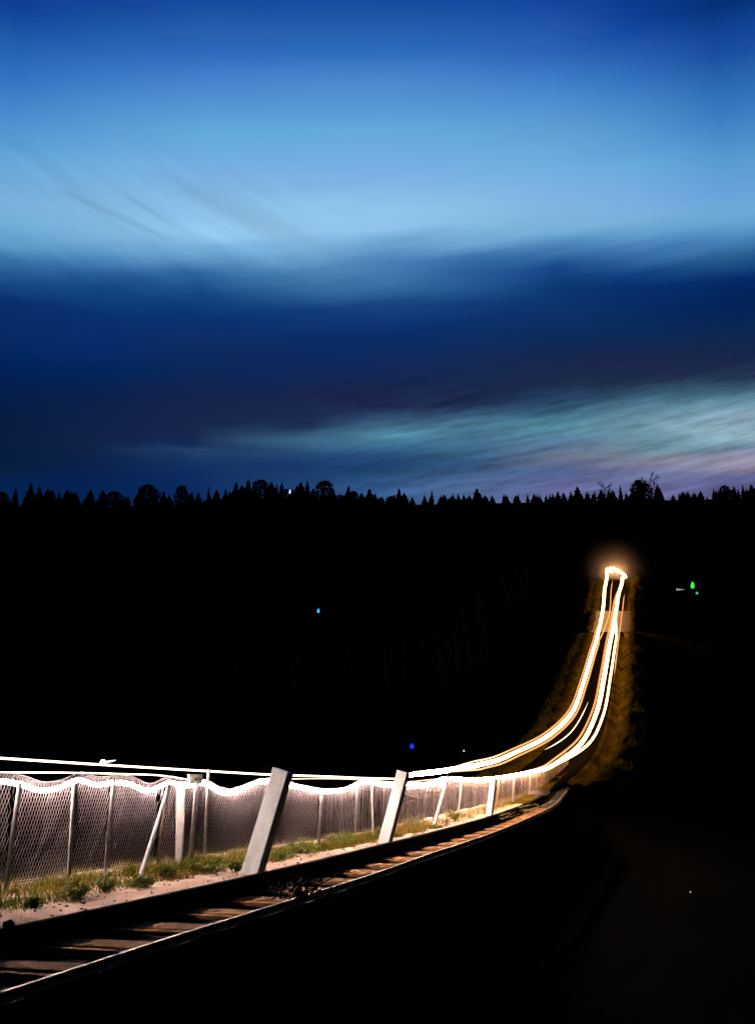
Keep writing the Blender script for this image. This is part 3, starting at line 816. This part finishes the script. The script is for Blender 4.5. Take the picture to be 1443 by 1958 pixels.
# ------------------------------------------------------------------ car standing at the top with headlights on
cy = 211.0; cx = xL(cy)*.55+xR(cy)*.45
cz = zR(cy)+.03
car = empty('parked_car', (cx, cy, cz), R(-14)); tag(car, 'dark car with blazing headlights standing at top of hill road', 'car')
prof = [(-2.1, .35), (-2.12, .62), (-2.0, .78), (-1.0, .92), (-.45, 1.36), (.9, 1.42), (1.65, 1.02), (2.1, .92), (2.14, .45), (2.1, .3), (-2.0, .28)]
b = MB(); n = len(prof); vs = []; fs = []
for x_, k in ((-.86, .94), (-.80, 1.0), (.80, 1.0), (.86, .94)):
    for (py_, pz_) in prof:
        inset = max(0, (pz_-.9))*.28*(1 if x_ > 0 else -1)
        vs.append((x_-inset, py_*(.99 if k < 1 else 1), pz_*1 if k == 1 else pz_*.985+.005))
for i in range(3):
    for j in range(n):
        j2 = (j+1) % n; fs.append((i*n+j, i*n+j2, (i+1)*n+j2, (i+1)*n+j))
fs.append(tuple(range(n))[::-1]); fs.append(tuple(3*n+j for j in range(n)))
b.add(vs, fs); body = b.build('body', M_carpaint, car)
b = MB(); b.add([(-.68, -.99, .935), (.68, -.99, .935), (.60, -.50, 1.325), (-.60, -.50, 1.325), (-.68, -1.01, .935), (.68, -1.01, .935), (.60, -.52, 1.33), (-.60, -.52, 1.33)], [(0, 1, 2, 3), (7, 6, 5, 4)]); b.build('windscreen', M_glass, car)
b = MB(); b.box((0, -2.13, .45), (1.6, .1, .16), bevel=.03); b.build('bumper', M_black, car)
for sx in (-1, 1):
    for sy in (-1.3, 1.35):
        w_ = empty('wheel', (sx*.80, sy, .31)); w_.parent = car
        b = MB(); b.tube([(-.1, 0, 0), (-.09, 0, 0), (.09, 0, 0), (.1, 0, 0)], [.27, .31, .31, .27], 20); b.build('tyre', M_rubber, w_)
        b = MB(); b.tube([(-.106, 0, 0), (.106, 0, 0)], .18, 16); b.build('rim', M_steel, w_)
for sx in (-1, 1):
    b = MB(); b.tube([(sx*.62, -2.08, .66), (sx*.62, -2.16, .66), (sx*.62, -2.19, .66)], [.16, .16, .09], 14); b.build('headlight', E_lamp, car, True)

mist_m = bpy.data.materials.new('halo_mist'); mist_m.use_nodes = True  # mist ball added and shaped to make a halo round the headlights
mn = mist_m.node_tree; mn.nodes.clear()
mo = mn.nodes.new('ShaderNodeOutputMaterial'); mv = mn.nodes.new('ShaderNodeVolumePrincipled')
mv.inputs['Color'].default_value = (.9, .66, .48, 1); mtc = mn.nodes.new('ShaderNodeTexCoord'); ml = mn.nodes.new('ShaderNodeVectorMath'); ml.operation = 'LENGTH'
mn.links.new(mtc.outputs['Object'], ml.inputs[0])
mr_ = mn.nodes.new('ShaderNodeMapRange'); mr_.interpolation_type = 'SMOOTHERSTEP'
for i_, v_ in enumerate((0.0, .97, 1.0, 0.0)): mr_.inputs[i_+1].default_value = v_
mn.links.new(ml.outputs['Value'], mr_.inputs[0])
mr_.interpolation_type = 'LINEAR'
pw = mn.nodes.new('ShaderNodeMath'); pw.operation = 'POWER'; pw.inputs[1].default_value = 4.2
mm = mn.nodes.new('ShaderNodeMath'); mm.operation = 'MULTIPLY'; mm.inputs[1].default_value = .5
mn.links.new(mr_.outputs[0], pw.inputs[0]); mn.links.new(pw.outputs[0], mm.inputs[0]); mn.links.new(mm.outputs[0], mv.inputs['Density'])
mn.links.new(mv.outputs[0], mo.inputs['Volume'])
bm = bmesh.new(); bmesh.ops.create_icosphere(bm, subdivisions=4, radius=1)
me = bpy.data.meshes.new('mist'); bm.to_mesh(me); bm.free(); me.materials.append(mist_m)
o = bpy.data.objects.new('mist', me); COL.objects.link(o)
o.location = (cx-.52, cy-2.5, cz+.9); o.scale = (10, 8, 10)
tag(o, 'added ball of mist giving the headlights a halo', 'mist', kind='stuff')
# ------------------------------------------------------------------ signal lamps out on the dark slope
def terr(px, py, d0=20, d1=420):
    r = ray(px, py); d = d0
    while d < d1:
        p = r*(d/r.y)
        if p.z+EYE < ground_z(p.x, p.y): return d
        d += .5
    return d1
def signal(name, px, py, d, wpx, hpx, em, label, cat='lamp', pole=1.6):
    p = P(px, py, d); gz = ground_z(p.x, p.y)
    gz = min(gz, p.z-.3)
    root = empty(name, (p.x, p.y, gz-.1)); tag(root, label, cat)
    h = p.z-gz+.1; w = wpx/F*d/2; hh = hpx/F*d/2
    b = MB(); b.tube([(0, 0, 0), (0, 0, h-hh*1.1)], max(.02, w*.2), 8); b.build('pole', M_black, root)
    b = MB(); b.tube([(-.12*w, 0, h-hh), (-.05*w, 0, h-hh*.7), (0, 0, h-hh*.2), (.1*w, 0, h+hh*.4), (.15*w, 0, h+hh)], [w*.5, w*.95, w, w*.8, w*.3], 12); b.build('lens', em, root, True)
    b = MB(); b.tube([(.15*w, 0, h+hh), (.15*w, 0, h+hh*1.15), (.15*w, 0, h+hh*1.25)], [w*.5, w*.55, w*.1], 12); b.build('cap', M_black, root)
    return root
def near_ground(px, py, lift):
    d = terr(px, py); return max(20, d-lift)
signal('signal_lamp', 1323.5, 1119, near_ground(1323, 1122, 2.5), 7, 12.5, E_green, 'larger green lamp on the dark slope, right of the bright car')
signal('signal_lamp', 1332, 1134, near_ground(1332, 1136, 2.5), 4.5, 4.5, E_teal, 'tiny teal lamp just below the larger green lamp')
signal('signal_lamp', 608.5, 1168, near_ground(608, 1172, 2.5), 5, 8, E_cyan, 'pale blue lamp alone on the black hillside left of the car')
signal('signal_lamp', 787, 1427, near_ground(787, 1430, 2.0), 8, 9, E_blue, 'deep blue lamp low above the second leaning white post')
signal('signal_lamp', 886.5, 1436, near_ground(886, 1440, 2.0), 3, 3, E_wht, 'pinpoint white lamp low above the curve, right of the deep blue lamp')
signal('signal_lamp', 554, 940, 392, 4, 8, E_wht, 'bluish white lamp up among the treeline trees')
dg = near_ground(1319, 1706, 1.0)
signal('signal_lamp', 1319.5, 1706, dg, 3, 3, emit('dim_pilot', (.8, .75, .7), .5), 'pinpoint white lamp low in the dark field at lower right')
d = near_ground(1300, 1128, 2.0); p = P(1300, 1127.5, d)
root = empty('streak_board', (p.x, p.y, min(ground_z(p.x, p.y), p.z-.3))); tag(root, 'small glowing board in place of a white light streak, left of the green lamp', 'marker')
h = p.z-root.location.z
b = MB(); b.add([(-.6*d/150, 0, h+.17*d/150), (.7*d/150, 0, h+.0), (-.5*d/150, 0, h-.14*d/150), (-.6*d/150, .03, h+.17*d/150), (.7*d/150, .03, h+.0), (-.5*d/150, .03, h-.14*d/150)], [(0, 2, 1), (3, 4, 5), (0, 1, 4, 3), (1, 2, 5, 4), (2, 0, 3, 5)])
b.build('board', emit('streak_glow', (.7, .78, .72), .45), root)  # board glows by itself, standing in for a white light streak
b = MB(); b.tube([(0, .05, 0), (0, .05, h)], .03, 6); b.build('stake', M_black, root)

# ------------------------------------------------------------------ treeline
def conifer(seed, narrow, fullness=1.0):
    rnd = random.Random(seed); b = MB(); t = MB()
    t.tube([(0, 0, -.12), (0, 0, .5), (.005, 0, .98)], [.022, .014, .003], 6)
    lev = 20
    for i in range(lev):
        u = i/(lev-1); z = .06+.92*u
        reach = narrow*(1-u)**.85*(1+.25*rnd.uniform(-1, 1))+.012
        nb = 13 if u < .7 else 8
        for k in range(nb):
            a = rnd.uniform(0, 6.28); rr = reach*rnd.uniform(.65, 1.15)
            d_ = Vector((math.cos(a), math.sin(a), 0)); s_ = Vector((-d_.y, d_.x, 0))
            dr = -.35*rr+rnd.uniform(-.02, .02)
            w = rr*.42*fullness+.012
            o_ = Vector((0, 0, z)); m_ = o_+d_*rr*.55+Vector((0, 0, dr*.3)); e_ = o_+d_*rr+Vector((0, 0, dr))
            b.add([o_, m_-s_*w, e_, m_+s_*w, m_-Vector((0, 0, w*.9)), m_+Vector((0, 0, w*.5))], [(0, 1, 2, 3), (0, 4, 2, 5)])
    return b, t
def dome(seed, wid):
    rnd = random.Random(seed); b = MB(); t = MB()
    t.tube([(0, 0, -.12), (0, 0, .4), (.01, .01, .75)], [.03, .022, .008], 6)
    for k in range(7):
        a = rnd.uniform(0, 6.28); t.tube([(0, 0, .25+.06*k), (math.cos(a)*wid*.6, math.sin(a)*wid*.6, .5+.06*k)], [.012, .003], 5)
    for k in range(1100):
        a = rnd.uniform(0, 6.28); u = rnd.random()
        z = .06+.93*u; pr = wid*math.sqrt(max(0, 1-((z-.28)/.72)**2 if z > .28 else 1-((.28-z)/.5)**2))
        pr *= 1+.22*math.sin(a*3+seed)*math.sin(z*9+seed)
        rr = pr*rnd.random()**.4
        c = Vector((math.cos(a)*rr, math.sin(a)*rr, z)); s_ = rnd.uniform(.03, .07)
        n = Vector((rnd.gauss(0, 1), rnd.gauss(0, 1), rnd.gauss(0, 1))).normalized(); u_ = n.orthogonal().normalized(); v = n.cross(u_)
        b.add([c-u_*s_, c+v*s_*.6, c+u_*s_, c-v*s_*.6], [(0, 1, 2, 3)])
    return b, t
def bare(seed):
    rnd = random.Random(seed); t = MB(); b = MB()
    t.tube([(0, 0, -.12), (.01, 0, .5), (0, .01, .95)], [.022, .016, .006], 6)
    def br(p, d_, ln, r, lvl):
        e_ = p+d_*ln
        b.tube([p, p+d_*ln*.5+Vector((0, 0, ln*.05)), e_], [r, r*.8, r*.5], 4, cap=False)
        if lvl < 3:
            for _ in range(3):
                dd = (d_+Vector((rnd.gauss(0, .5), rnd.gauss(0, .5), rnd.gauss(.15, .35)))).normalized()
                br(p+d_*ln*rnd.uniform(.4, 1), dd, ln*.6, r*.6, lvl+1)
    for k in range(9):
        a = rnd.uniform(0, 6.28); br(Vector((0, 0, .3+.07*k)), Vector((math.cos(a), math.sin(a), .8)).normalized(), .26, .016, 0)
    return b, t
kinds = {}
for nm, bt in (('spire', conifer(11, .15)), ('spire2', conifer(12, .19)), ('cone', conifer(13, .30, 1.2)), ('cone2', conifer(14, .36, 1.2)), ('dome', dome(5, .46)), ('dome2', dome(6, .55)), ('bare', bare(3))):
    b_, t_ = bt
    mats = M_bark if nm == 'bare' else M_tree
    mc = bpy.data.meshes.new('crown'); mc.from_pydata(b_.v, [], b_.f); mc.materials.append(mats)
    mt = bpy.data.meshes.new('trunk'); mt.from_pydata(t_.v, [], t_.f); mt.materials.append(M_bark)
    kinds[nm] = (mc, mt)
def put_tree(name, kind, px, topy, label, group, d=None, wf=1.0):
    d = d or random.uniform(388, 402)
    tp = P(px, topy, d); gz = ground_z(tp.x, tp.y)-.4
    h = max(1.2, tp.z-gz)
    o = empty(name, (tp.x, tp.y, gz), random.uniform(0, 6.28)); o.scale = (h*wf, h*wf, h)
    tag(o, label, 'tree', group)
    for q, nm in zip(kinds[kind], ('crown', 'trunk')):
        c = bpy.data.objects.new(nm, q); COL.objects.link(c); c.parent = o
    return o
c5 = lambda cx, cy: (cx*.499, 850+cy*.499)
c6 = lambda cx, cy: (720+cx*.501, 850+cy*.501)
named = [
 (c5(62, 163), 'spire2', 'narrow conifer at the far left end, separated by gaps'),
 (c5(120, 143), 'cone', 'broad tall conifer near the left end of the treeline'),
 (c5(537, 155), 'cone', 'broad conifer right after the low gap in the left treeline'),
 (c5(348, 169), 'cone2', 'left one of two blunt trees in left treeline'),
 (c5(395, 169), 'cone2', 'right one of two blunt trees in left treeline'),
 (c5(697, 159), 'dome', 'lone round-topped tree left of the tall middle stand'),
 (c5(800, 156), 'spire', 'thin spiky conifer left of the tall middle stand'),
 (c5(905, 138), 'cone', 'first tall cone-shaped tree of the tall middle stand'),
 (c5(952, 128), 'cone', 'tallest tree in the treeline, in the middle stand'),
 (c5(1000, 137), 'dome2', 'wide round-topped tree in the tall middle stand'),
 (c5(1080, 138), 'spire2', 'slim tree just left of the treeline lamp'),
 (c5(1152, 139), 'cone2', 'broad tree just right of the treeline lamp'),
 (c5(1178, 133), 'spire2', 'tall thin tree leaning on a broad one right of treeline lamp'),
 (c5(1243, 140), 'dome2', 'big domed tree, widest in the treeline'),
 (c5(1335, 153), 'cone', 'cone-shaped tree right of the big domed tree'),
 (c6(85, 163), 'cone', 'single pointed conifer above the middle leaning post'),
 (c6(382, 163), 'cone2', 'ragged conifer in the thin stretch right of centre'),
 (c6(765, 156), 'cone2', 'small blunt tree left of the bare tree'),
 (c6(868, 150), 'bare', 'small bare tree above the bright car, left of the spire'),
 (c6(928, 149), 'spire', 'slender spire conifer above the bright car'),
 (c6(995, 136), 'dome', 'dark leafy tree joined to the left side of the bare tree'),
 (c6(1043, 124), 'bare', 'large bare tree with see-through branches on the right'),
 (c6(1070, 150), 'cone2', 'dark bushy tree joined to the right side of the bare tree'),
 (c6(1235, 174), 'cone2', 'wide low blunt tree near the right end'),
]
wfs = {'dome': .8, 'dome2': .95, 'cone': 1.0, 'cone2': 1.1, 'spire': .9, 'spire2': 1.1, 'bare': 1.2}
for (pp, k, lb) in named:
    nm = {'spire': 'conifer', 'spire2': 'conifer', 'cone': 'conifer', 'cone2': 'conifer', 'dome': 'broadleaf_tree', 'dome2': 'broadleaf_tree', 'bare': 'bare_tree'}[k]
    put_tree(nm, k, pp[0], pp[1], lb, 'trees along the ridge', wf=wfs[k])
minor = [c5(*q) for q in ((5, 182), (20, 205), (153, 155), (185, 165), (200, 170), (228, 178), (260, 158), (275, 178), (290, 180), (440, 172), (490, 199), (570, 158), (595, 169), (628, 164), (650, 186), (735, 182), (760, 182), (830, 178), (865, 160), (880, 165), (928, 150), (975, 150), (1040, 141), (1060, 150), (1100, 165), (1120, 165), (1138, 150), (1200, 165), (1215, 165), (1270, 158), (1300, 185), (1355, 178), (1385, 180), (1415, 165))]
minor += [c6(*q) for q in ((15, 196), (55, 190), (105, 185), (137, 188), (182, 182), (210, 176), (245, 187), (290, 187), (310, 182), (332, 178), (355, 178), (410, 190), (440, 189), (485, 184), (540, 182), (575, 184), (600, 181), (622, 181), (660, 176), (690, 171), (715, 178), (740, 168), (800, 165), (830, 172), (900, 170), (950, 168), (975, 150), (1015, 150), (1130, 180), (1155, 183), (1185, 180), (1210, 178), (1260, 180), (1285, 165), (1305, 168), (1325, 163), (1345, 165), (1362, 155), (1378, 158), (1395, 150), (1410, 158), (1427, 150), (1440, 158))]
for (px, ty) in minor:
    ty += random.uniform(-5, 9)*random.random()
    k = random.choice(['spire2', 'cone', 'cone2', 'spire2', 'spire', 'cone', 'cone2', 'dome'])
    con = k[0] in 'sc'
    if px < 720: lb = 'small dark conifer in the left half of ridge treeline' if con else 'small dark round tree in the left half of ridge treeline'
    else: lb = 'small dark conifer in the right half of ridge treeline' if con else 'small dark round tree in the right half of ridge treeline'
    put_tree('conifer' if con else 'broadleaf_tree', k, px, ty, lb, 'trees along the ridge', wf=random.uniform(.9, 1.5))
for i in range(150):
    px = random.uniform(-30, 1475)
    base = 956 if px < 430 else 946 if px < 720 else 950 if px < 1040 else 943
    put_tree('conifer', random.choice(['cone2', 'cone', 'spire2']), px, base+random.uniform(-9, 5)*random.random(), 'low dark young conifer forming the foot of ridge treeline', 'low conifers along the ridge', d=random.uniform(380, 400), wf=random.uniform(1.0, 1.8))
# black wood covering the slope below the ridge
b = MB(); rnd = random.Random(4)
for i in range(1500):
    y = rnd.uniform(120, 385); x = rnd.uniform(-.46, .46)*y*1.1
    if xL(y)-16 < x < xR(y)+26: continue
    z = ground_z(x, y)-.3; h = rnd.uniform(3, 6)
    if z+h > EYE+(1443-975)/F*y+0 and y > 330: continue
    for lv in range(4):
        r_ = h*.22*(1-lv*.21)*rnd.uniform(.8, 1.2); z0 = z+h*(.12+.2*lv); z1 = z0+h*.34; n = 6; o0 = rnd.uniform(0, 1)
        ring = [Vector((x+math.cos((k+o0)/n*6.283)*r_*rnd.uniform(.7, 1.2), y+math.sin((k+o0)/n*6.283)*r_*rnd.uniform(.7, 1.2), z0+rnd.uniform(-.1, .1))) for k in range(n)]
        b.add(ring+[Vector((x, y, z1))], [(k, (k+1) % n, n) for k in range(n)])
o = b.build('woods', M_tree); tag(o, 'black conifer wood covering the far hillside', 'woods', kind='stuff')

# ------------------------------------------------------------------ render settings
SC.render.engine = 'CYCLES'
SC.view_settings.view_transform = 'Standard'; SC.view_settings.look = 'None'
SC.view_settings.exposure = 0; SC.view_settings.gamma = 1
cy_ = SC.cycles
cy_.use_denoising = True
cy_.max_bounces = 5; cy_.diffuse_bounces = 2; cy_.glossy_bounces = 2
cy_.sample_clamp_indirect = 6
cy_.use_light_tree = True
cy_.pixel_filter_type = 'BLACKMAN_HARRIS'
bpy.context.view_layer.update()
